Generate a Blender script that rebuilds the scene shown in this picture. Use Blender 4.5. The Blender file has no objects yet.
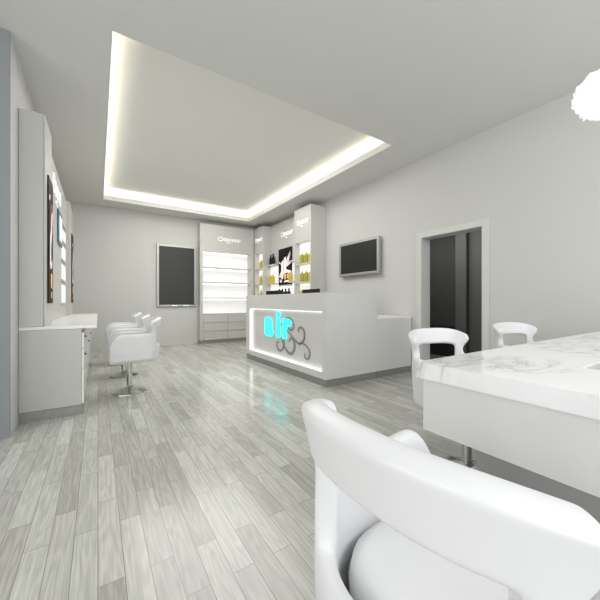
import bpy, bmesh, math, random
from mathutils import Vector, Matrix
random.seed(4)
S = bpy.context.scene
COL = S.collection
PI = math.pi

# ------------------------------------------------------------ materials
def mat(name, col, rough=.5, metal=0, emit=None, es=0, coat=0, spec=.5):
    m = bpy.data.materials.new(name); m.use_nodes = True
    b = m.node_tree.nodes['Principled BSDF']
    b.inputs['Base Color'].default_value = (*col, 1)
    b.inputs['Roughness'].default_value = rough
    b.inputs['Metallic'].default_value = metal
    b.inputs['Specular IOR Level'].default_value = spec
    b.inputs['Coat Weight'].default_value = coat
    b.inputs['Coat Roughness'].default_value = .05
    if emit:
        b.inputs['Emission Color'].default_value = (*emit, 1)
        b.inputs['Emission Strength'].default_value = es
    return m

def nd(m, t, **k):
    n = m.node_tree.nodes.new(t)
    for a, v in k.items(): setattr(n, a, v)
    return n

def noisy(m, scale=6, amt=.04):
    """gentle procedural variation of the base colour"""
    nt = m.node_tree; b = nt.nodes['Principled BSDF']
    c = b.inputs['Base Color'].default_value[:]
    tc = nd(m, 'ShaderNodeTexCoord'); n = nd(m, 'ShaderNodeTexNoise'); n.inputs['Scale'].default_value = scale
    r = nd(m, 'ShaderNodeValToRGB')
    r.color_ramp.elements[0].color = (*[x*(1-amt) for x in c[:3]], 1)
    r.color_ramp.elements[1].color = (*[min(1, x*(1+amt)) for x in c[:3]], 1)
    nt.links.new(tc.outputs['Object'], n.inputs['Vector']); nt.links.new(n.outputs['Fac'], r.inputs['Fac'])
    nt.links.new(r.outputs['Color'], b.inputs['Base Color'])
    return m

M = {}
M['wall'] = noisy(mat('wall_paint', (.60, .595, .575), .75), 3, .015)
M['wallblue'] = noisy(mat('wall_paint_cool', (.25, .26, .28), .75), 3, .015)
M['ceil'] = noisy(mat('ceiling_paint', (.70, .70, .68), .8), 3, .015)
M['tray'] = noisy(mat('tray_ceiling_lightened', (.84, .84, .82), .8), 3, .015)  # ceiling colour made lighter here to stand in for cove light
M['trim'] = mat('trim_white', (.64, .64, .62), .4)
M['gloss'] = noisy(mat('gloss_white', (.76, .765, .74), .16), 2, .01)
M['unit'] = noisy(mat('unit_white', (.55, .545, .52), .3), 2, .01)
M['desk'] = noisy(mat('desk_gloss', (.66, .66, .64), .14), 2, .01)
M['top'] = mat('worktop_white', (.86, .85, .83), .25)
M['plinth'] = noisy(mat('plinth_brushed', (.30, .30, .285), .4, .35), 30, .15)
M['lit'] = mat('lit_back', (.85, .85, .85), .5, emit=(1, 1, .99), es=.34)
M['litwarm'] = mat('lit_back_warm', (.9, .9, .87), .5, emit=(1, .99, .93), es=.5)
M['led'] = mat('led_white', (.9, .9, .9), .5, emit=(1, 1, .98), es=1.45)
M['cab'] = noisy(mat('cabinet_white', (.50, .505, .475), .2), 2, .01)
M['logo'] = mat('logo_glow', (.9, .9, .9), .5, emit=(1, 1, 1), es=.42)
M['cyan'] = mat('cyan_letter', (.05, .8, .8), .4, emit=(.03, .95, .93), es=1.25)
M['cyanside'] = mat('cyan_letter_side', (.02, .4, .4), .4, emit=(.03, .9, .9), es=.6)
M['swirl'] = mat('swirl_grey', (.30, .30, .295), .4, .3)
M['leather'] = noisy(mat('white_leather', (.73, .735, .745), .38), 8, .012)
M['chrome'] = mat('chrome', (.62, .62, .60), .14, 1)
M['silver'] = mat('silver_frame', (.42, .42, .40), .38, .7)
M['dark'] = mat('dark_screen', (.047, .047, .047), .35, spec=.25)
M['tvs'] = mat('tv_screen', (.022, .024, .020), .3, spec=.3)
M['black'] = mat('black_plastic', (.008, .008, .008), .35, spec=.25)
M['gold'] = mat('gold_liquid', (.50, .40, .06), .25, emit=(.5, .38, .04), es=.12)
M['olive'] = mat('olive_liquid', (.32, .31, .04), .25, emit=(.32, .3, .03), es=.12)
M['pale'] = mat('pale_cap', (.75, .74, .55), .3)
M['glass'] = mat('grey_glass', (.50, .52, .54), .2)
M['pgrey'] = mat('pedestal_grey', (.36, .36, .355), .45)
M['mirror'] = mat('mirror_glass', (.8, .85, .9), .03, 1)
M['steelblue'] = mat('blue_frame', (.06, .14, .22), .3)
M['pblack'] = mat('poster_black', (.006, .005, .005), .45, spec=.12)
M['ppink'] = mat('poster_pink', (.72, .52, .50), .4, emit=(.95, .65, .62), es=.35)
M['pwhite'] = mat('poster_white', (.9, .86, .84), .4, emit=(1, .95, .92), es=.6)
M['porange'] = mat('poster_orange', (.7, .35, .1), .4, emit=(.9, .45, .12), es=.5)
M['pbrown'] = mat('poster_brown', (.16, .06, .04), .4)
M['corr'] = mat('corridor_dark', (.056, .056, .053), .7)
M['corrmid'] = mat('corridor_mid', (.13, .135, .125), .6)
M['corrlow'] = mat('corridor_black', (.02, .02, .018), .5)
M['teal'] = mat('teal_tab', (.05, .5, .4), .4, emit=(.05, .6, .5), es=.3)
M['lamp'] = mat('lamp_white', (.9, .9, .9), .4, emit=(1, 1, 1), es=.3)

def floor_mat():
    m = mat('wood_planks', (.5, .5, .45), .2); nt = m.node_tree; b = nt.nodes['Principled BSDF']; L = nt.links.new
    tc = nd(m, 'ShaderNodeTexCoord')
    mp = nd(m, 'ShaderNodeMapping'); mp.inputs['Rotation'].default_value = (0, 0, PI/2)
    L(tc.outputs['Object'], mp.inputs['Vector'])
    def brick(c1, c2, mort, bias=0):
        br = nd(m, 'ShaderNodeTexBrick'); br.offset = .37; br.offset_frequency = 2; br.squash = 1
        br.inputs['Color1'].default_value = (*c1, 1); br.inputs['Color2'].default_value = (*c2, 1)
        br.inputs['Mortar'].default_value = (*mort, 1); br.inputs['Scale'].default_value = 1
        br.inputs['Mortar Size'].default_value = .0016; br.inputs['Mortar Smooth'].default_value = .3
        br.inputs['Bias'].default_value = bias
        br.inputs['Brick Width'].default_value = .6; br.inputs['Row Height'].default_value = .092
        L(mp.outputs['Vector'], br.inputs['Vector']); return br
    base = brick((.40, .395, .36), (.56, .56, .52), (.24, .235, .21))
    rnd = brick((0, 0, 0), (1, 1, 1), (.5, .5, .5))
    # per-plank offset of the grain
    sep = nd(m, 'ShaderNodeSeparateXYZ'); L(tc.outputs['Object'], sep.inputs[0])
    mul = nd(m, 'ShaderNodeMath', operation='MULTIPLY'); mul.inputs[1].default_value = 37
    L(rnd.outputs['Color'], mul.inputs[0])
    comb = nd(m, 'ShaderNodeCombineXYZ')
    mx = nd(m, 'ShaderNodeMath', operation='MULTIPLY'); mx.inputs[1].default_value = 9; L(sep.outputs['X'], mx.inputs[0])
    my = nd(m, 'ShaderNodeMath', operation='MULTIPLY'); my.inputs[1].default_value = 1.1; L(sep.outputs['Y'], my.inputs[0])
    L(mx.outputs[0], comb.inputs['X']); L(my.outputs[0], comb.inputs['Y']); L(mul.outputs[0], comb.inputs['Z'])
    n1 = nd(m, 'ShaderNodeTexNoise'); n1.inputs['Scale'].default_value = 1.2; n1.inputs['Detail'].default_value = 2
    L(comb.outputs[0], n1.inputs['Vector'])
    # rings: sine of noise contour lines
    k = nd(m, 'ShaderNodeMath', operation='MULTIPLY'); k.inputs[1].default_value = 62; L(n1.outputs['Fac'], k.inputs[0])
    sn = nd(m, 'ShaderNodeMath', operation='SINE'); L(k.outputs[0], sn.inputs[0])
    mr = nd(m, 'ShaderNodeMapRange'); mr.inputs['From Min'].default_value = -1; mr.inputs['From Max'].default_value = 1
    mr.inputs['To Min'].default_value = .91; mr.inputs['To Max'].default_value = 1.06; L(sn.outputs[0], mr.inputs['Value'])
    # fine streaks
    comb2 = nd(m, 'ShaderNodeCombineXYZ')
    mx2 = nd(m, 'ShaderNodeMath', operation='MULTIPLY'); mx2.inputs[1].default_value = 110; L(sep.outputs['X'], mx2.inputs[0])
    my2 = nd(m, 'ShaderNodeMath', operation='MULTIPLY'); my2.inputs[1].default_value = 4; L(sep.outputs['Y'], my2.inputs[0])
    L(mx2.outputs[0], comb2.inputs['X']); L(my2.outputs[0], comb2.inputs['Y']); L(mul.outputs[0], comb2.inputs['Z'])
    n2 = nd(m, 'ShaderNodeTexNoise'); n2.inputs['Scale'].default_value = 1; L(comb2.outputs[0], n2.inputs['Vector'])
    mr2 = nd(m, 'ShaderNodeMapRange'); mr2.inputs['From Min'].default_value = .3; mr2.inputs['From Max'].default_value = .7
    mr2.inputs['To Min'].default_value = .88; mr2.inputs['To Max'].default_value = 1.1; L(n2.outputs['Fac'], mr2.inputs['Value'])
    mm = nd(m, 'ShaderNodeMath', operation='MULTIPLY'); L(mr.outputs[0], mm.inputs[0]); L(mr2.outputs[0], mm.inputs[1])
    vm = nd(m, 'ShaderNodeVectorMath', operation='SCALE'); L(base.outputs['Color'], vm.inputs[0]); L(mm.outputs[0], vm.inputs['Scale'])
    L(vm.outputs[0], b.inputs['Base Color'])
    b.inputs['Roughness'].default_value = .17
    b.inputs['Specular IOR Level'].default_value = .62
    return m
M['floor'] = floor_mat()

def marble_mat():
    m = mat('marble', (.85, .85, .85), .12); nt = m.node_tree; b = nt.nodes['Principled BSDF']; L = nt.links.new
    tc = nd(m, 'ShaderNodeTexCoord')
    n = nd(m, 'ShaderNodeTexNoise'); n.inputs['Scale'].default_value = 2.6; n.inputs['Detail'].default_value = 5; n.inputs['Distortion'].default_value = 1.3
    mp = nd(m, 'ShaderNodeMapping'); mp.inputs['Rotation'].default_value = (0.2, .3, .9); mp.inputs['Scale'].default_value = (1, 2.6, 1)
    L(tc.outputs['Object'], mp.inputs[0]); L(mp.outputs[0], n.inputs['Vector'])
    a = nd(m, 'ShaderNodeMath', operation='SUBTRACT'); a.inputs[1].default_value = .5; L(n.outputs['Fac'], a.inputs[0])
    ab = nd(m, 'ShaderNodeMath', operation='ABSOLUTE'); L(a.outputs[0], ab.inputs[0])
    r = nd(m, 'ShaderNodeValToRGB'); e = r.color_ramp.elements
    e[0].position = 0; e[0].color = (.56, .57, .59, 1); e[1].position = .022; e[1].color = (.80, .80, .805, 1)
    x = e.new(.13); x.color = (.92, .92, .92, 1)
    L(ab.outputs[0], r.inputs['Fac'])
    # veins fade in and out
    n2 = nd(m, 'ShaderNodeTexNoise'); n2.inputs['Scale'].default_value = 2.2; L(tc.outputs['Object'], n2.inputs['Vector'])
    r2 = nd(m, 'ShaderNodeValToRGB'); r2.color_ramp.elements[0].position = .38; r2.color_ramp.elements[1].position = .54
    L(n2.outputs['Fac'], r2.inputs['Fac'])
    mix = nd(m, 'ShaderNodeMix', data_type='RGBA'); L(r2.outputs['Color'], mix.inputs['Factor'])
    mix.inputs['A'].default_value = (.92, .92, .92, 1); L(r.outputs['Color'], mix.inputs['B'])
    L(mix.outputs['Result'], b.inputs['Base Color'])
    return m
M['marble'] = marble_mat()

# ------------------------------------------------------------ helpers
class MB:
    def __init__(s): s.bm = bmesh.new(); s.mi = 0
    def _f(s, fs):
        for f in fs: f.material_index = s.mi
    def box(s, x0, x1, y0, y1, z0, z1):
        v = [s.bm.verts.new(p) for p in ((x0,y0,z0),(x1,y0,z0),(x1,y1,z0),(x0,y1,z0),(x0,y0,z1),(x1,y0,z1),(x1,y1,z1),(x0,y1,z1))]
        s._f([s.bm.faces.new([v[i] for i in q]) for q in ((3,2,1,0),(4,5,6,7),(0,1,5,4),(1,2,6,5),(2,3,7,6),(3,0,4,7))])
        return s
    def poly(s, pts):
        s._f([s.bm.faces.new([s.bm.verts.new(p) for p in pts])]); return s
    def lathe(s, prof, c=(0,0,0), n=24, rad=None):
        rings = []
        for r, z in prof:
            if r <= 1e-5: rings.append([s.bm.verts.new((c[0], c[1], c[2]+z))])
            else:
                ring = []
                for i in range(n):
                    k = rad(i) if rad else 1
                    ring.append(s.bm.verts.new((c[0]+r*k*math.cos(2*PI*i/n), c[1]+r*k*math.sin(2*PI*i/n), c[2]+z)))
                rings.append(ring)
        fs = []
        for a, b in zip(rings, rings[1:]):
            for i in range(n):
                j = (i+1) % n
                if len(a) == 1 and len(b) == 1: continue
                if len(a) == 1: fs.append(s.bm.faces.new((a[0], b[j], b[i])))
                elif len(b) == 1: fs.append(s.bm.faces.new((a[i], a[j], b[0])))
                else: fs.append(s.bm.faces.new((a[i], a[j], b[j], b[i])))
        if len(rings[0]) > 1: fs.append(s.bm.faces.new(rings[0][::-1]))
        if len(rings[-1]) > 1: fs.append(s.bm.faces.new(rings[-1]))
        s._f(fs); return s
    def ribbon(s, pts, w, d, plane):
        """flat extruded stroke through 2-D pts (u,v) with half widths w, mapped by plane(u,v,depth)"""
        n = len(pts); Lf = []; Rt = []
        for i, p in enumerate(pts):
            a = pts[max(0, i-1)]; b = pts[min(n-1, i+1)]
            tx, ty = b[0]-a[0], b[1]-a[1]; l = math.hypot(tx, ty) or 1
            nx, ny = -ty/l, tx/l; q = w[i]
            Lf.append((p[0]+nx*q, p[1]+ny*q)); Rt.append((p[0]-nx*q, p[1]-ny*q))
        V = [[s.bm.verts.new(plane(*p, dd)) for p in row] for dd in (0, d) for row in (Lf, Rt)]
        fs = []
        for i in range(n-1):
            fs += [s.bm.faces.new((V[2][i], V[2][i+1], V[3][i+1], V[3][i])), s.bm.faces.new((V[0][i], V[1][i], V[1][i+1], V[0][i+1])),
                   s.bm.faces.new((V[0][i], V[0][i+1], V[2][i+1], V[2][i])), s.bm.faces.new((V[1][i+1], V[1][i], V[3][i], V[3][i+1]))]
        s._f(fs); return s
    def build(s, name, mats, parent=None, bevel=0, smooth=False, segs=2):
        off = Vector((0,0,0)); p = parent
        while p is not None: off += p.location; p = p.parent
        bmesh.ops.translate(s.bm, verts=s.bm.verts, vec=-off)
        bmesh.ops.recalc_face_normals(s.bm, faces=s.bm.faces)
        me = bpy.data.meshes.new(name); s.bm.to_mesh(me); s.bm.free()
        o = bpy.data.objects.new(name, me); COL.objects.link(o)
        for m_ in (mats if isinstance(mats, (list, tuple)) else [mats]): me.materials.append(M[m_])
        if parent is not None: o.parent = parent
        if smooth:
            for f in me.polygons: f.use_smooth = True
        if bevel:
            md = o.modifiers.new('bevel', 'BEVEL'); md.width = bevel; md.segments = segs; md.limit_method = 'ANGLE'
        return o

def tag(o, label=None, cat=None, group=None, kind=None):
    if label: o['label'] = label
    if cat: o['category'] = cat
    if group: o['group'] = group
    if kind: o['kind'] = kind
    return o
def thing(name, label, cat, loc=(0,0,0), rz=0, group=None):
    o = bpy.data.objects.new(name, None); COL.objects.link(o); o.location = loc; o.rotation_euler = (0,0,rz)
    o.empty_display_size = .1
    return tag(o, label, cat, group)
def struct(o): o['kind'] = 'structure'; return o
def dup(root, loc, rz=None, label=None):
    r = root.copy(); COL.objects.link(r); r.location = loc
    if rz is not None: r.rotation_euler = (0,0,rz)
    if label: r['label'] = label
    for ch in list(root.children):
        c = ch.copy(); COL.objects.link(c); c.parent = r
        for g in ch.children:
            d = g.copy(); COL.objects.link(d); d.parent = c
    return r
def bx(name, m, parent, a, bevel=0):
    return MB().box(*a).build(name, m, parent, bevel)

# ------------------------------------------------------------ room shell
XR, YF, H, XL = 4.17, 8.45, 3.3, -.60
YN = -3.2; XW = -3.2
struct(MB().box(XW-.1, XR+.1, YN, YF+.1, -.1, 0).build('floor', 'floor'))
# ceiling with a recessed tray
cx0, cx1, cy0, cy1 = .10, 3.46, 2.94, 7.86
m = MB(); T = .12
for a in ((XW-.1, cx0, YN, YF+.1), (cx1, XR+.1, YN, YF+.1), (cx0, cx1, YN, cy0), (cx0, cx1, cy1, YF+.1)):
    m.box(*a, H, H+.05)
# small lip upstand around the opening
for a in ((cx0-.02, cx0, cy0-.02, cy1+.02), (cx1, cx1+.02, cy0-.02, cy1+.02), (cx0, cx1, cy0-.02, cy0), (cx0, cx1, cy1, cy1+.02)):
    m.box(*a, H+.05, H+.10)
q = .16
for a in ((cx0-q-.03, cx0-q, cy0-q, cy1+q), (cx1+q, cx1+q+.03, cy0-q, cy1+q), (cx0-q, cx1+q, cy0-q-.03, cy0-q), (cx0-q, cx1+q, cy1+q, cy1+q+.03)):
    m.box(*a, H+.05, H+.26)
m.mi = 1; m.box(cx0-q, cx1+q, cy0-q, cy1+q, H+.24, H+.30)
struct(m.build('ceiling', ['ceil', 'tray']))
struct(MB().box(XL-.12, XR+.1, YF, YF+.1, 0, H).build('wall_far', 'wall'))
struct(MB().box(XL-.12, XL, 3.42, YF, 0, H).build('wall_left', 'wall'))
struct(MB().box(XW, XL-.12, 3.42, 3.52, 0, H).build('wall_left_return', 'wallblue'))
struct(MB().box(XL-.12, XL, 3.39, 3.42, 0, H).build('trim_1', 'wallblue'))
struct(MB().box(XW-.1, XW, YN, 3.52, 0, H).build('wall_near_left', 'wall'))
D0, D1, DH = 2.075, 2.972, 2.08
m = MB(); WT = .21
m.box(XR, XR+WT, YN, D0, 0, H); m.box(XR, XR+WT, D1, YF+.1, 0, H); m.box(XR, XR+WT, D0, D1, DH, H)
struct(m.build('wall_right', 'wall'))
m = MB()
for a in ((D0-.085, D0, 0, DH+.085), (D1, D1+.085, 0, DH+.085), (D0, D1, DH, DH+.085)):
    m.box(XR-.015, XR, a[0], a[1], a[2], a[3])
struct(m.build('trim_2', 'trim', bevel=.003))
m = MB(); m.box(XL, 2.2, YF-.012, YF, 0, .07); struct(m.build('baseboard_far', 'wall'))
m = MB(); m.box(XR-.012, XR, YN, D0-.085, 0, .07); struct(m.build('baseboard_right', 'wall'))
# corridor behind the door opening
struct(MB().box(XR+WT, 7.2, .8, 6.2, -.1, 0).build('floor_corridor', 'corrmid'))
struct(MB().box(XR+WT, 7.2, .8, 6.2, 2.7, 2.8).build('ceiling_corridor', 'corr'))
struct(MB().box(6.0, 6.1, 3.43, 6.2, .62, 2.7).box(6.0, 6.1, .8, 3.43, 0, 2.7).build('wall_corridor', 'corr'))
struct(MB().box(5.9, 6.0, 3.43, 6.2, 0, .62).build('baseboard_corridor', 'corrlow'))
struct(MB().box(5.86, 5.99, 3.21, 3.42, 0, 2.7).build('trim_3', 'corrmid'))
struct(MB().box(5.95, 5.99, 1.5, 3.2, 0, 2.7).build('wall_corridor_side', 'corrmid'))
struct(MB().box(XR+WT, 6.1, .7, .8, 0, 2.7).box(XR+WT, 6.1, 6.2, 6.3, 0, 2.7).build('wall_corridor_end', 'corr'))

# ------------------------------------------------------------ logo scribble (illegible script lettering on the units)
def scribble(plane, w, h):
    m = MB()
    def st(f, n, a=.5): 
        pts = [f(i/(n-1)) for i in range(n)]
        m.ribbon([(x*w, y*h) for x, y in pts], [h*.055*(a+.5*math.sin(PI*i/(n-1))) for i in range(n)], .006, plane)
    st(lambda t: (-.5+.11*(1-math.cos(2*PI*t)), .05+.36*math.sin(2*PI*t)), 16)
    for k, x0 in enumerate((-.24, -.1, .05, .2, .34)):
        s = .22 if k % 2 else .28
        st(lambda t: (x0+.055*(1-math.cos(2*PI*t)), .0+s*math.sin(2*PI*t+.4)), 12)
    st(lambda t: (.5+.02*t, -.2+.6*t), 5)
    st(lambda t: (-.14+.2*t, -.55+.06*math.sin(6*t)), 8)
    return m

# ------------------------------------------------------------ left styling wall
UZ = 2.85
def poster_art(P, w, h, m, kind):
    """streak shapes on a black sheet; P(u,v) in 0..1"""
    if kind == 'streak':
        m.mi = 1; m.poly([P(.1,.86),P(.35,.87),P(.3,.82),P(.08,.82)])
        m.mi = 4; m.poly([P(.3,.8),P(.95,.82),P(.9,.6),P(.35,.5)])
        m.mi = 1; m.poly([P(.55,.72),P(.95,.78),P(.6,.52),P(.35,.38),P(.3,.5)])
        m.mi = 2; m.poly([P(.32,.55),P(.55,.6),P(.45,.42),P(.5,.30),P(.25,.30)])
        m.mi = 1; m.poly([P(.25,.3),P(.8,.36),P(.7,.29),P(.3,.27)])
        m.mi = 3; m.poly([P(.4,.24),P(.75,.24),P(.72,.12),P(.42,.12)]); m.poly([P(.45,.09),P(.7,.09),P(.68,.04),P(.47,.04)])
    else:
        m.mi = 1
        for a in ([(.22,.63),(.42,.70),(.38,.2),(.22,.17)], [(.55,.66),(.9,.9),(.78,.72),(.6,.58)], [(.42,.58),(.95,.6),(.92,.56),(.5,.45)],
                  [(.02,.22),(.1,.3),(.28,.42),(.2,.2)]): m.poly([P(*p) for p in a])
        m.mi = 2
        for a in ([(.27,.6),(.36,.66),(.34,.16),(.26,.15)], [(.46,.74),(.55,.76),(.58,.32),(.45,.30)], [(.58,.56),(.66,.6),(.95,.84),(.7,.58)],
                  [(.4,.36),(.85,.38),(.84,.33),(.42,.31)], [(.6,.42),(.88,.34),(.8,.3),(.6,.36)], [(.45,.10),(.98,.13),(.98,.09),(.45,.065)], [(.18,.6),(.05,.66),(.1,.6),(.22,.56)]): m.poly([P(*p) for p in a])
        m.mi = 3
        for a in ([(.45,.29),(.6,.29),(.58,.14),(.47,.14)], [(.66,.29),(.8,.29),(.79,.16),(.67,.15)], [(.1,.16),(.2,.16),(.18,.08),(.11,.08)]): m.poly([P(*p) for p in a])
        m.mi = 1
        m.poly([P(.15,.12),P(.3,.13),P(.28,.07),P(.16,.06)])
PM = ['pblack','ppink','pwhite','porange','pbrown']

def side_poster(y0, y1, z0, z1, x, label, kind, sgn=1):
    t = thing('lightbox_poster', label, 'poster', (x, (y0+y1)/2, z0), group=None)
    d = .008*sgn
    MB().box(min(x, x+d), max(x, x+d), y0, y1, z0, z1).build('frame', 'pblack', t)
    m = MB(); xx = x+d+.002*sgn; k = [0]
    def P(u, v):
        return (xx, (y0+(y1-y0)*u) if sgn > 0 else (y1-(y1-y0)*u), z0+(z1-z0)*v)
    m.mi = 0; m.poly([P(0,0),P(1,0),P(1,1),P(0,1)]); xx += .001*sgn
    # separate tiny offsets so that shapes never share a plane
    orig = m.poly
    def poly(pts):
        k[0] += 1; orig([(p[0]+.0004*k[0]*sgn, p[1], p[2]) for p in pts])
    m.poly = poly
    poster_art(P, 0, 0, m, kind)
    m.build('artwork', PM, t)
    return t

TA = (3.72, 4.19); TC = (6.68, 7.5)
for (y0, y1), lab in ((TA, 'tall white wall tower nearest the camera on left wall, above the styling counter'),
                      (TC, 'tall white wall tower at the far end of the styling counter')):
    t = thing('wall_tower', lab, 'wall unit', (-.5, (y0+y1)/2, .9), group='towers on the styling wall')
    bx('body', 'unit', t, (XL+.002, -.425, y0, y1, .871, UZ), .004)
    bx('front_panel', 'unit', t, (-.424, -.41, y0+.004, y1-.004, .871, UZ-.01), .003)
side_poster(3.84, 4.185, 1.09, 2.33, -.409, 'tall narrow black lit poster with pink streaks on near left tower', 'streak')
side_poster(7.06, 7.46, 1.09, 2.36, -.409, 'dark narrow poster on the far left tower, seen edge on', 'streak')
t = thing('wall_panel_unit', 'recessed white wall panel between the two towers on left wall', 'wall unit', (-.52, 5.4, .9))
bx('panel', 'unit', t, (XL+.002, -.46, TA[1]+.002, TC[0]-.002, .871, UZ), .003)
def pl(x, y, z, sg=1):
    return lambda u, v, d: (x+.003+d, y+u*sg, z+v)
scribble(pl(-.46, 5.22, 2.56, 1), .9, .30).build('logo', 'logo', t)
# lit display bays on that panel
t = thing('display_shelf', 'narrow shelf with four glowing white bays on recessed left wall panel', 'shelf', (-.45, 6.0, 1.05))
zs = [1.06, 1.42, 1.73, 2.02, 2.28]
m = MB()
for z in zs: m.box(-.459, -.44, 5.82, 6.50, z, z+.02)
m.build('boards', 'unit', t)
for a, b in zip(zs, zs[1:]): bx('light_panel', 'lit', t, (-.459, -.452, 5.86, 6.46, a+.03, b-.06))
t = thing('wall_mirror', 'small framed mirror with dark blue frame between the left towers', 'mirror', (-.45, 4.85, 1.8))
bx('frame', 'steelblue', t, (-.459, -.442, 5.27, 5.80, 1.90, 2.36), .004)
bx('glass', 'lit', t, (-.442, -.439, 5.38, 5.70, 1.96, 2.30))  # bright pane glows by emission in place of a mirror reflection
# counter + cabinets
CT = .86
t = thing('styling_counter', 'long white styling countertop under the left wall towers', 'countertop', (-.3, 5.6, CT-.03))
bx('slab', 'top', t, (XL+.002, -.008, 3.72, 7.5, CT-.02, CT+.01), .004)
M['knob'] = M['black']
for i in range(3):
    y0 = 3.725+i*1.258; y1 = y0+1.254
    lab = ['white counter cabinet nearest camera with black knobs and grey plinth', 'middle white cabinet under the long styling counter', 'farthest white cabinet under the long styling counter'][i]
    t = thing('counter_cabinet', lab, 'cabinet', (-.35, (y0+y1)/2, 0), group='cabinets under the styling counter')
    bx('body', 'cab', t, (XL+.002, -.135, y0, y1, .092, CT-.021), .003)
    bx('plinth', 'plinth', t, (XL+.004, -.125, y0+.002, y1, 0, .09))
    for j in range(2):
        ya = y0+.004+j*(y1-y0)/2; yb = ya+(y1-y0)/2-.008
        for z0, z1 in ((.10, .44), (.445, .64), (.645, .80)):
            d = bx('drawer', 'gloss', t, (-.134, -.116, ya, yb, z0, z1), .002)
            if z0 < .2 or j: continue
            MB().lathe([(.005, 0), (.005, .008), (.010, .010), (.010, .018), (0, .020)], n=12).build('knob', 'knob', None)
            k = COL.objects[-1]
            k.parent = d; k.rotation_euler = (0, PI/2, 0)
            k.location = Vector((-.116, ya+.12, (z0+z1)/2+.03)) - t.location

# ------------------------------------------------------------ far wall
t = thing('framed_board', 'dark board in thin silver frame hung on the far wall', 'board', (1.71, YF-.02, 1.0))
x0, x1, z0, z1 = 1.225, 2.19, .985, 2.57
m = MB(); f = .055
for a in ((x0, x0+f, z0, z1), (x1-f, x1, z0, z1), (x0+f, x1-f, z0, z0+f*.8), (x0+f, x1-f, z1-f*1.2, z1)): m.box(a[0], a[1], YF-.05, YF-.002, a[2], a[3])
m.build('frame', 'silver', t, .006)
bx('panel', 'dark', t, (x0+f-.01, x1-f+.01, YF-.03, YF-.004, z0+.03, z1-.05))
for a, b in ((.37, .45), (.47, .5), (.66, .70), (.72, .75), (.77, .8)): bx('button', 'logo', t, (x0+(x1-x0)*a, x0+(x1-x0)*b, YF-.056, YF-.0515, z0+.012, z0+.035))
bx('indicator', 'teal', t, (x0+.53*(x1-x0), x0+.61*(x1-x0), YF-.056, YF-.0515, z0+.012, z0+.035))

# far shelving unit
FX0, FX1, FY = 2.235, 3.765, 8.2
t = thing('shelving_unit', 'tall white shelving unit with glowing empty shelves on the far wall', 'shelving', (3.0, 8.32, 0))
UT = 3.17
bx('side_panel', 'unit', t, (FX0, FX0+.07, FY, YF-.002, .085, UT), .003)
bx('side_panel', 'unit', t, (FX1-.11, FX1-.002, FY, YF-.002, .085, UT), .003)
h = bx('header', 'unit', t, (FX0+.071, FX1-.111, FY+.0, YF-.002, 2.45, UT), .003)
scribble(lambda u, v, d: (3.02+u, FY-.002-d, 2.80+v), .62, .14).build('logo', 'logo', h)
bx('back_panel', 'lit', t, (FX0+.071, FX1-.111, YF-.03, YF-.003, .78, 2.449))
for z in (2.02, 1.625, 1.205): bx('shelf', 'unit', t, (FX0+.071, FX1-.111, FY+.01, YF-.031, z-.015, z+.015), .002)
for z in (2.449, 2.004, 1.609, 1.189): bx('light_strip', 'led', t, (FX0+.08, FX1-.12, YF-.06, YF-.035, z-.012, z-.001))
bx('base_carcass', 'unit', t, (FX0+.071, FX1-.111, FY+.02, YF-.002, .085, .775))
bx('counter_board', 'unit', t, (FX0+.071, FX1-.111, FY-.006, YF-.031, .7755, .79))
for i in range(3):
    for j in range(2):
        w = (FX1-FX0-.182)/2; xa = FX0+.073+j*w; za = .092+i*.228
        bx('drawer', 'unit', t, (xa+.003, xa+w-.004, FY-.005, FY+.019, za+.004, za+.222), .003)
bx('plinth', 'plinth', t, (FX0+.01, FX1-.01, FY+.012, YF-.01, 0, .084))

# ------------------------------------------------------------ right-wall display units
TX = 3.77; MX = 4.015; WX = XR-.002
def tower(y0, y1, lab, bays, logo_y):
    t = thing('display_tower', lab, 'display unit', (4.0, (y0+y1)/2, 0), group='display towers on the right wall')
    s = .035
    bx('side_panel', 'unit', t, (TX, WX, y0, y0+s, 0, 3.18), .002)
    bx('side_panel', 'unit', t, (TX, WX, y1-s, y1, 0, 3.18), .002)
    h = bx('header', 'unit', t, (TX, WX, y0+s+.001, y1-s-.001, bays[-1], 3.18), .002)
    scribble(lambda u, v, d: (TX-.002-d, (y0+y1)/2-u, logo_y+v), .42, .15).build('logo', 'logo', h)
    bx('back_panel', 'litwarm', t, (WX-.26, WX, y0+s+.001, y1-s-.001, .85, bays[-1]-.001))
    for z in bays[:-1]: bx('shelf', 'unit', t, (TX+.005, WX-.261, y0+s+.001, y1-s-.001, z-.03, z), .002)
    for z in bays[1:]: bx('light_strip', 'litwarm', t, (WX-.285, WX-.262, y0+s+.01, y1-s-.01, z-.045, z-.032))
    bx('base_door', 'unit', t, (TX+.01, WX, y0+s+.001, y1-s-.001, .02, .80))
    return t
tower(5.36, 6.03, 'white display tower nearest the wall television, with lit bays of bottles', [.85, 1.12, 1.545, 1.955, 2.43], 2.86)
tower(7.63, 8.19, 'narrow white display tower in the far room corner, with lit bays', [.85, 1.18, 1.60, 2.02, 2.46], 2.83)
t = thing('wall_panel_unit', 'recessed white back panel with shelves between the two display towers', 'wall unit', (4.1, 6.83, 0))
p = bx('panel', 'unit', t, (MX, WX, 6.031, 7.629, 0, 3.18), .002)
scribble(lambda u, v, d: (MX-.002-d, 6.78-u, 2.84+v), .55, .17).build('logo', 'logo', p)
bx('light_panel', 'litwarm', t, (MX-.014, MX-.001, 7.20, 7.628, .9, 2.06))
bx('light_panel', 'litwarm', t, (MX-.014, MX-.001, 6.032, 6.48, .9, 2.06))
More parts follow.
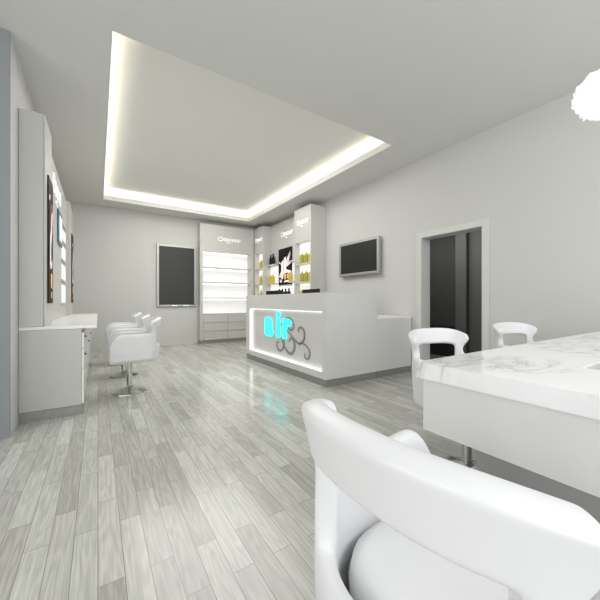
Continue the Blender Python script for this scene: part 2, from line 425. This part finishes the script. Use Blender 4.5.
bx('light_panel', 'litwarm', t, (MX-.012, MX-.001, 6.50, 7.19, 1.2, 1.50))
for z in (2.10, 1.60):
    bx('shelf', 'unit', t, (3.87, MX-.0145, 7.19, 7.628, z-.03, z), .002)
    bx('shelf', 'unit', t, (3.87, MX-.0145, 6.032, 6.49, z-.03, z), .002)
bx('shelf', 'unit', t, (3.87, MX-.0145, 6.032, 7.628, 1.17, 1.20), .002)
side_poster(6.50, 7.185, 1.545, 2.48, MX-.0005, 'black poster of pink and white blades of light between display towers', 'blade', -1)

# bottles
def bottle(name, liquid, cap, h, r, label, group, loc, square=False):
    t = thing(name, label, 'bottle', loc, group=group)
    n = 16
    MB().lathe([(r*.9, 0), (r, .01), (r, h*.62), (r*.8, h*.72), (r*.35, h*.78), (r*.35, h*.82), (0, h*.82)], c=loc, n=n).build('body', liquid, t, smooth=False)
    MB().lathe([(r*.42, h*.8205), (r*.42, h*.90), (r*.2, h*.91), (r*.2, h), (0, h)], c=loc, n=n).build('cap', cap, t)
    return t
def bset(x, z, ys, kinds, where, grp):
    for y, k in zip(ys, kinds):
        j = ys.index(y)
        side = '' if len(ys) == 1 else (' nearest the camera' if j == 0 else (' farthest back' if j == len(ys)-1 else ' in the middle'))
        nm = {'olive': 'olive green', 'gold': 'golden yellow'}[k]
        bottle('product_bottle', k, 'pale', .27, .06, f'{nm} bottle{side} {where}', grp, (x, y, z+.0005))
bset(3.84, 1.955, [5.46, 5.63, 5.80], ['gold', 'olive', 'olive'], 'on upper lit shelf of near display tower', 'bottles on the near display tower')
bset(3.84, 1.545, [5.46, 5.63, 5.80], ['gold', 'olive', 'olive'], 'on second lit shelf of near display tower', 'bottles on the near display tower')
bset(3.84, 1.12, [5.86], ['olive'], 'on lowest visible shelf of near display tower', 'bottles on the near display tower')
bset(3.83, 2.02, [7.74, 7.86], ['olive', 'gold'], 'on upper lit shelf of corner display tower', 'bottles on the corner display tower')
bset(3.83, 1.60, [7.74, 7.86], ['olive', 'gold'], 'on second lit shelf of corner display tower', 'bottles on the corner display tower')
bset(3.83, 1.18, [7.74, 7.86], ['olive', 'gold'], 'on lowest visible shelf of corner display tower', 'bottles on the corner display tower')
bset(3.93, 1.60, [7.36, 7.50], ['gold', 'gold'], 'on the middle shelf left of the black poster', 'gold bottles between the towers')
bset(3.93, 1.60, [6.44], ['gold'], 'peeking out on shelf right of the black poster', 'gold bottles between the towers')
def black_bottle(loc, h, label, grp):
    t = thing('black_bottle', label, 'bottle', loc, group=grp)
    r = .042 if h > .2 else .048
    MB().lathe([(r*.9, 0), (r, .008), (r, h*.6), (r*.75, h*.7), (r*.4, h*.74), (0, h*.74)], c=loc, n=16).build('body', 'black', t)
    MB().lathe([(r*.48, h*.7405), (r*.48, h), (0, h)], c=loc, n=16).build('cap', 'black', t)
black_bottle((3.94, 7.36, 2.1005), .30, 'taller black bottle on the high shelf, right of its pair', 'black bottles on the high shelf')
black_bottle((3.94, 7.50, 2.1005), .28, 'shorter black bottle on the high shelf, left of its pair', 'black bottles on the high shelf')
for i, y in enumerate((6.54, 6.70, 6.86, 7.02)):
    black_bottle((3.94, y, 1.2005), .24, ['small black bottle under the poster, rightmost of the row of four', 'small black bottle under the poster, second from right in row',
        'small black bottle under the poster, second from left in row', 'small black bottle under the poster, leftmost of the row of four'][i], 'small black bottles below the poster')

# ------------------------------------------------------------ television
t = thing('wall_television', 'flat television with silver frame mounted on the right wall', 'television', (XR, 4.33, 1.6))
y0, y1, z0, z1 = 3.76, 4.82, 1.60, 2.255; f = .05
m = MB()
for a in ((y0, y0+f, z0, z1), (y1-f, y1, z0, z1), (y0+f, y1-f, z0, z0+f), (y0+f, y1-f, z1-f, z1)): m.box(XR-.09, XR-.03, a[0], a[1], a[2], a[3])
m.build('frame', 'silver', t, .006)
bx('screen', 'tvs', t, (XR-.078, XR-.04, y0+f-.01, y1-f+.01, z0+f-.01, z1-f+.01))
bx('bracket', 'plinth', t, (XR-.04, XR-.001, y0+.3, y1-.3, z0+.15, z1-.15))

# ------------------------------------------------------------ reception desk
DX, DY0, DY1, DZ = 2.45, 3.15, 5.70, 1.225
t = thing('reception_desk', 'glossy white reception desk with glowing front panel and grey plinth', 'desk', (2.9, 4.3, 0))
py0, py1, pz0, pz1 = 3.235, 5.555, .185, .975
m = MB(); R = .075
m.box(DX, DX+.40, DY0, DY1, pz1, DZ)                     # top beam over the recess
m.box(DX, DX+.40, DY0, DY1, .095, pz0)
m.box(DX, DX+.40, DY0, py0, pz0, pz1); m.box(DX, DX+.40, py1, DY1, pz0, pz1)
m.box(DX+.16, DX+.40, py0, py1, pz0, pz1)
bmesh.ops.remove_doubles(m.bm, verts=m.bm.verts, dist=1e-5)
m.build('front_carcass', 'desk', t)
m = MB(); m.box(DX+.4005, 3.38, DY0, DY0+.35, .095, DZ); m.build('return_carcass', 'desk', t)
bx('worktop', 'desk', t, (DX+.4005, 3.15, DY0+.3505, DY1, .72, .76))
bx('inner_leg', 'desk', t, (DX+.41, 3.13, DY1-.03, DY1-.002, 0, .719))
bx('plinth', 'plinth', t, (DX+.008, 3.37, DY0+.008, DY0+.34, 0, .094))
bx('plinth', 'plinth', t, (DX+.008, DX+.39, DY0+.341, DY1-.01, 0, .094))
fp = bx('front_panel', 'desk', t, (DX+.06, DX+.12, py0+.001, py1-.001, pz0+.001, pz1-.001))
m = MB(); e = .008
m.box(DX+.018, DX+.059, py0+.001, py0+e, pz0+.001, pz1-.001); m.box(DX+.018, DX+.059, py1-e, py1-.001, pz0+.001, pz1-.001)
m.box(DX+.018, DX+.059, py0+e, py1-e, pz0+.001, pz0+e); m.box(DX+.018, DX+.059, py0+e, py1-e, pz1-e, pz1-.001)
m.build('light_strip', 'led', t)
t.location = t.location
fx = DX+.06
def letter(ch, yc, z, size):
    cu = bpy.data.curves.new('txt', 'FONT'); cu.body = ch; cu.size = size; cu.extrude = .012; cu.offset = .019
    cu.align_x = 'CENTER'; cu.resolution_u = 4
    ob = bpy.data.objects.new('txt', cu); COL.objects.link(ob)
    dg = bpy.context.evaluated_depsgraph_get(); dg.update()
    me = bpy.data.meshes.new_from_object(ob.evaluated_get(dg)); bpy.data.objects.remove(ob)
    me.materials.clear(); me.materials.append(M['cyan'])
    o = bpy.data.objects.new('letter', me); COL.objects.link(o); o.parent = fp
    me.transform(Matrix(((0,0,-1,fx-.018),(-1,0,0,yc),(0,1,0,z),(0,0,0,1))))
    me.transform(Matrix.Translation(-t.location)); me.update()
    o['label'] = f'glowing cyan letter {ch}'
    return o
LZ = .535
letter('a', 4.83, LZ, .62); letter('i', 4.49, LZ, .62); letter('r', 4.23, LZ, .62)
# scroll ornaments
def spiral(m, c, r0, r1, a0, a1, w0, w1, n=40, tail=None, tailw=.008):
    pts = []; ws = []
    for i in range(n):
        s = i/(n-1); r = r0+(r1-r0)*s; a = a0+(a1-a0)*s
        pts.append((c[0]+r*math.cos(a), c[1]+r*math.sin(a))); ws.append(w0+(w1-w0)*math.sin(PI*min(1, s*1.05)))
    if tail:
        p = pts[0]; k = len(tail)
        for j, q in enumerate(tail): pts.insert(0, q); ws.insert(0, max(.004, tailw*(1-.0*j)))
    m.ribbon(pts, ws, .012, lambda u, v, d: (fx-.001-d, u, v))
# pixel -> panel helper for the ornament outline (plain perspective measurement, done once here)
a_ = math.radians(33.1); dd = (math.sin(a_), math.cos(a_)); rr = (math.cos(a_), -math.sin(a_))
def pp(px, py):
    u = (px-300)/310; v = (302-py)/310; q = (fx-.012)/(dd[0]+u*rr[0]); return ((dd[1]+u*rr[1])*q, 1.1+v*q)
def stroke(m, pix, wmax, wmin=.006, taper=1.0):
    P = [pp(*p) for p in pix]; out = []
    n = len(P)
    for i in range(n-1):      # Catmull-Rom
        p0, p1, p2, p3 = P[max(0,i-1)], P[i], P[i+1], P[min(n-1,i+2)]
        for k in range(8):
            s = k/8
            out.append(tuple(.5*((2*p1[j])+(-p0[j]+p2[j])*s+(2*p0[j]-5*p1[j]+4*p2[j]-p3[j])*s*s+(-p0[j]+3*p1[j]-3*p2[j]+p3[j])*s**3) for j in (0,1)))
    out.append(P[-1]); N = len(out)
    m.ribbon(out, [wmin+(wmax*.78-wmin)*math.sin(PI*i/(N-1)) for i in range(N)], .010, lambda u, v, d: (fx-.001-d, u, v))
m = MB()
stroke(m, [(280.5,325),(284,321),(286.5,318.2),(290,318.5),(292.8,322.5),(293,327.5),(290.5,330.3),(288.2,328.2),(288.8,326)], .018)
stroke(m, [(286,330),(290,334.5),(295,340.5),(299,343.8),(303,340.5),(304,334),(302.8,329.5),(299.8,327.3),(297.8,329.5),(298.8,332.3)], .024)
stroke(m, [(299,343.5),(304,344.5),(308.5,349.5),(309.3,355.5),(307,359.3),(304.5,357.3),(304.3,353.5)], .018)
stroke(m, [(281,337),(282.5,343),(286,350),(290,353.8),(293.3,351),(294.2,344.5),(292.5,339.5),(289.8,338.5),(288.8,341.5)], .026)
stroke(m, [(283.5,339),(283.5,346),(281,350.5),(278,349.5),(276.3,345),(277,341.5),(278.3,342.5)], .022)
m.build('swirl', 'swirl', fp)['label'] = 'dark grey scroll ornament'
# low side counter joined to the wall
t = thing('side_counter', 'low white counter between reception desk and right wall', 'counter', (3.77, 3.4, 0))
bx('body', 'desk', t, (3.382, XR-.016, DY0, DY0+.55, .095, .85), .002)
bx('worktop', 'top', t, (3.382, XR-.016, DY0-.004, DY0+.55, .8505, .872), .002)
bx('plinth', 'plinth', t, (3.382, XR-.016, DY0+.008, DY0+.54, 0, .094))
# monitors on the desk's inner worktop
def monitor(y0, y1, ztop, x, lab):
    t = thing('desk_monitor', lab, 'monitor', (x, (y0+y1)/2, .76), group='monitors behind the desk')
    bx('screen', 'black', t, (x-.012, x+.012, y0, y1, ztop-.36, ztop), .003)
    c = (x-.03, (y0+y1)/2, .7605)
    MB().lathe([(.10, 0), (.10, .01), (.02, .018), (.018, .30), (0, .30)], c=c, n=20).build('stand', 'black', t)
def ypx(px, x): u = (px-300)/310; q = x/(dd[0]+u*rr[0]); return (dd[1]+u*rr[1])*q
MXm = 2.98
monitor(ypx(319.5, MXm), ypx(302.5, MXm), 1.315, MXm, 'black monitor edge showing above the near end of reception desk')
monitor(ypx(281.5, MXm), ypx(266.5, MXm), 1.33, MXm, 'black monitor edge showing above the far end of reception desk')

# ------------------------------------------------------------ tub chair (faces local -Y)
def chair_path(u, a=.228, yb=.300, yf=-.225):
    s = 1 if u >= 0 else -1; t_ = abs(u); k = .62
    if t_ <= k:
        an = t_/k*PI/2
        return (s*a*abs(math.sin(an))**.78, yb*max(0, math.cos(an))**.5)
    q = (t_-k)/(1-k)
    return (s*(a+.022*math.sin(PI*.6*q)), yf*q)
def make_chair(label):
    t = thing('tub_chair', label, 'chair', (0,0,0))
    bm = bmesh.new(); N = 48; V = {}
    us = [-1+2*i/N for i in range(N+1)]
    low = [.40, .44, .52, .58]; # absolute z's, then arm top rows
    def armtop(u):
        q = max(0, (abs(u)-.80)/.20)
        return .735-.13*q**2
    rows = 12
    KW = .42      # half width of the raised back (in u) at its root
    for i, u in enumerate(us):
        at = armtop(u)
        for j in range(rows+1):
            if j <= 5:
                z = .385+(at-.385)*[0, .15, .4, .62, .82, 1][j]; uu = u; fl = .012*(z-.40)/.33
                # round the front corner of the arm
            else:
                s = (j-5)/(rows-5)
                wing = 1+.20*math.sin(PI/2*min(1, max(0, (s-.25)/.50)))**1.6-.07*max(0, (s-.75)/.25)**1.5
                uu = u*wing
                top = .912-.05*min(1, abs(u)/KW)**3
                z = at+(top-at)*s
                fl = .012+.042*s**1.3
            x, y = chair_path(uu)
            l = math.hypot(x, max(y, 0)+.1)
            ox, oy = x/l, (max(y, 0)+.02)/l if y > 0 else 0
            bul = .010*math.sin(PI*min(1, (z-.40)/.33))
            V[i, j] = (x+ox*(fl+bul), y+oy*(fl+bul), z)
    vv = {}
    def g(i, j):
        if (i, j) not in vv: vv[i, j] = bm.verts.new(V[i, j])
        return vv[i, j]
    for i in range(N):
        um = (us[i]+us[i+1])/2
        for j in range(rows):
            if j >= 5 and abs(um) > KW: continue
            if 3 <= j <= 6 and abs(um) < .28: 
                continue
            bm.faces.new((g(i, j), g(i+1, j), g(i+1, j+1), g(i, j+1)))
    bmesh.ops.recalc_face_normals(bm, faces=bm.faces)
    me = bpy.data.meshes.new('backrest'); bm.to_mesh(me); bm.free(); me.materials.append(M['leather'])
    for f in me.polygons: f.use_smooth = True
    o = bpy.data.objects.new('backrest', me); COL.objects.link(o); o.parent = t
    sm = o.modifiers.new('smooth', 'SMOOTH'); sm.iterations = 3; sm.factor = .5
    so = o.modifiers.new('solid', 'SOLIDIFY'); so.thickness = .05; so.offset = 0; so.use_even_offset = False
    sb = o.modifiers.new('sub', 'SUBSURF'); sb.levels = 1; sb.render_levels = 2
    # seat block, following the plan of the shell
    def ring(sc, z, yo=0):
        pts = []
        for i in range(33):
            x, y = chair_path(-1+2*i/32); pts.append((x*sc, y*sc+yo, z))
        n = len(pts)
        for q in (.25, .5, .75):
            pts.append((pts[n-1][0]*(1-2*q), pts[n-1][1]-.02*math.sin(PI*q), z))
        return pts
    def block(name, zs, m_):
        bm = bmesh.new(); R = []
        for sc, z in zs: R.append([bm.verts.new(p) for p in ring(sc, z)])
        n = len(R[0])
        for a, b in zip(R, R[1:]):
            for i in range(n): bm.faces.new((a[i], a[(i+1) % n], b[(i+1) % n], b[i]))
        bm.faces.new(R[0][::-1]); bm.faces.new(R[-1])
        bmesh.ops.recalc_face_normals(bm, faces=bm.faces)
        me = bpy.data.meshes.new(name); bm.to_mesh(me); bm.free(); me.materials.append(M[m_])
        for f in me.polygons: f.use_smooth = len(f.vertices) == 4
        o = bpy.data.objects.new(name, me); COL.objects.link(o); o.parent = t
        return o
    block('seat_base', [(.80, .372), (.88, .376), (.90, .39), (.90, .44), (.88, .45)], 'leather')
    block('seat', [(.84, .451), (.87, .47), (.88, .52), (.85, .555), (.74, .572), (.4, .578)], 'leather')
    MB().lathe([(.085, .352), (.085, .371), (0, .371)], n=24).build('mount_plate', 'chrome', t)
    MB().lathe([(.030, .05), (.030, .352), (0, .352)], n=24).build('pole', 'chrome', t, smooth=False)
    MB().lathe([(.20, .0), (.20, .008), (.12, .032), (.045, .06), (.031, .075), (0, .07)], n=10).build('base', 'chrome', t)
    return t
ch = make_chair('white leather tub styling chair nearest the camera in left row, on chrome disc base')
ch.location = (.325, 4.35, 0); ch.rotation_euler = (0, 0, -PI/2); ch['group'] = 'styling chairs facing the left wall'
dup(ch, (.325, 5.35, 0), -PI/2, 'white leather tub styling chair in the middle of left row')
dup(ch, (.325, 6.4, 0), -PI/2, 'white leather tub styling chair farthest along the left row')
c = dup(ch, (1.99, 1.085, 0), -math.radians(13), 'white leather tub chair behind the marble table, in front of the doorway'); c['group'] = 'tub chairs around the marble table'
c = dup(ch, (3.19, 1.085, 0), -math.radians(13), 'white leather tub chair behind the marble table, right of the doorway'); c['group'] = 'tub chairs around the marble table'
c = dup(ch, (.67, .345, 0), PI/2, 'large white leather tub chair in the foreground, its back to the camera'); c['group'] = 'tub chairs around the marble table'

# ------------------------------------------------------------ marble table
TZ = .86
t = thing('marble_table', 'long white marble-topped table with glossy white apron, right foreground', 'table', (2.4, .2, 0))
ax0, ax1, ay0, ay1 = 1.073, 3.95, -.42, .788
sx0, sx1, sy0, sy1 = 1.485, 3.4, -.1, .385
m = MB()
for a in ((ax0, sx0, ay0, ay1), (sx1, ax1, ay0, ay1), (sx0, sx1, ay0, sy0), (sx0, sx1, sy1, ay1)): m.box(*a, TZ-.062, TZ)
bmesh.ops.remove_doubles(m.bm, verts=m.bm.verts, dist=1e-5)
m.build('tabletop', 'marble', t)
bx('glass_inset', 'glass', t, (sx0+.001, sx1-.001, sy0+.001, sy1-.001, TZ-.03, TZ-.004))['label'] = 'grey glass inset panel'
m = MB(); z0 = .592; i_ = .018
m.box(ax0+i_, ax0+i_+.03, ay0+i_, ay1-i_, z0, TZ-.0625)
m.box(ax1-i_-.03, ax1-i_, ay0+i_, ay1-i_, z0, TZ-.0625)
m.box(ax0+i_+.03, ax1-i_-.03, ay1-i_-.03, ay1-i_, z0, TZ-.0625)
m.box(ax0+i_+.03, ax1-i_-.03, ay0+i_, ay0+i_+.03, z0, TZ-.0625)
m.build('apron', 'gloss', t)
bx('bottom_board', 'gloss', t, (ax0+i_+.031, ax1-i_-.031, ay0+i_+.031, ay1-i_-.031, z0+.002, z0+.02))
bx('pedestal', 'pgrey', t, (1.18, 3.8, -.3, .608, 0, z0+.001))

# ------------------------------------------------------------ pendant lamp over the table
c0 = (1.70, .375, 1.935)
t = thing('pendant_lamp', 'white ruffled pendant lamp hanging over the marble table', 'lamp', (c0[0], c0[1], 1.79))
m = MB()
for k in range(26):
    z = 1-2*(k+.5)/26; rr_ = math.sqrt(1-z*z); an = k*2.39996
    n = Vector((rr_*math.cos(an), rr_*math.sin(an), z)); u = n.orthogonal().normalized(); v = n.cross(u)
    cc = Vector(c0)+n*.07; pts = []
    for q in range(8):
        b = 2*PI*q/8; pts.append(cc+(u*math.cos(b)+v*math.sin(b))*.038+n*(.025 if q % 2 else .012))
    ctr = m.bm.verts.new(cc-n*.02); ring = [m.bm.verts.new(p) for p in pts]
    for q in range(8): m.bm.faces.new((ctr, ring[q], ring[(q+1) % 8]))
m.build('lamp_shade', 'lamp', t)
MB().lathe([(.004, 0), (.004, H-.03-c0[2]), (0, H-.03-c0[2])], c=c0, n=8).build('cord', 'black', t)
MB().lathe([(.05, 0), (.05, .029), (0, .029)], c=(c0[0], c0[1], H-.03), n=20).build('canopy', 'chrome', t)

# ------------------------------------------------------------ lights
def area(name, loc, rot, sx, sy, power, col=(1,1,1)):
    l = bpy.data.lights.new(name, 'AREA'); l.shape = 'RECTANGLE'; l.size = sx; l.size_y = sy; l.energy = power; l.color = col
    o = bpy.data.objects.new(name, l); COL.objects.link(o); o.location = loc; o.rotation_euler = rot; return o
W_ = (1, .92, .72); zc = H+.06; up = (PI, 0, 0); CP = 7.5
area('cove_light_left', (cx0-.09, (cy0+cy1)/2, zc), up, .08, cy1-cy0, CP*1.4, W_)
area('cove_light_right', (cx1+.09, (cy0+cy1)/2, zc), up, .08, cy1-cy0, CP*1.4, W_)
area('cove_light_far', ((cx0+cx1)/2, cy1+.09, zc), up, cx1-cx0, .08, CP, W_)
area('cove_light_near', ((cx0+cx1)/2, cy0-.09, zc), up, cx1-cx0, .08, CP, W_)
# added fill lights without fixtures: behind the camera, left side, tray, corridor
area('room_fill', (2.4, -1.6, 3.2), (math.radians(42), 0, 0), 3.4, 1.5, 105, (1, 1, 1))  # unseen fill behind the camera, added to brighten the near room
area('side_fill', (-2.9, .4, 1.9), (0, -math.radians(82), 0), 1.8, 3, 65, (1, 1, 1))  # unseen fill from the left for the right wall and apron, no window
area('tray_fill', (1.8, 5.6, H+.235), (0, 0, 0), 2.4, 3.6, 100, (1, .995, .97))  # fill added under the tray, not a ceiling fixture
area('corridor_fill', (5.1, 3.6, 2.65), (0, 0, 0), .8, 2, 22)  # dim fill added to lift the dark corridor
w = bpy.data.worlds.new('world'); S.world = w; w.use_nodes = True
w.node_tree.nodes['Background'].inputs[0].default_value = (.95, .97, 1, 1)
w.node_tree.nodes['Background'].inputs[1].default_value = 1.9

# ------------------------------------------------------------ camera
cam = bpy.data.cameras.new('camera'); co = bpy.data.objects.new('camera', cam); COL.objects.link(co)
co.location = (0, 0, 1.1); co.rotation_euler = (PI/2, 0, -math.radians(33.1))
cam.sensor_width = 36; cam.lens = 18.6; cam.shift_y = 2/600; cam.clip_start = .02
S.camera = co
S.view_settings.view_transform = 'Standard'
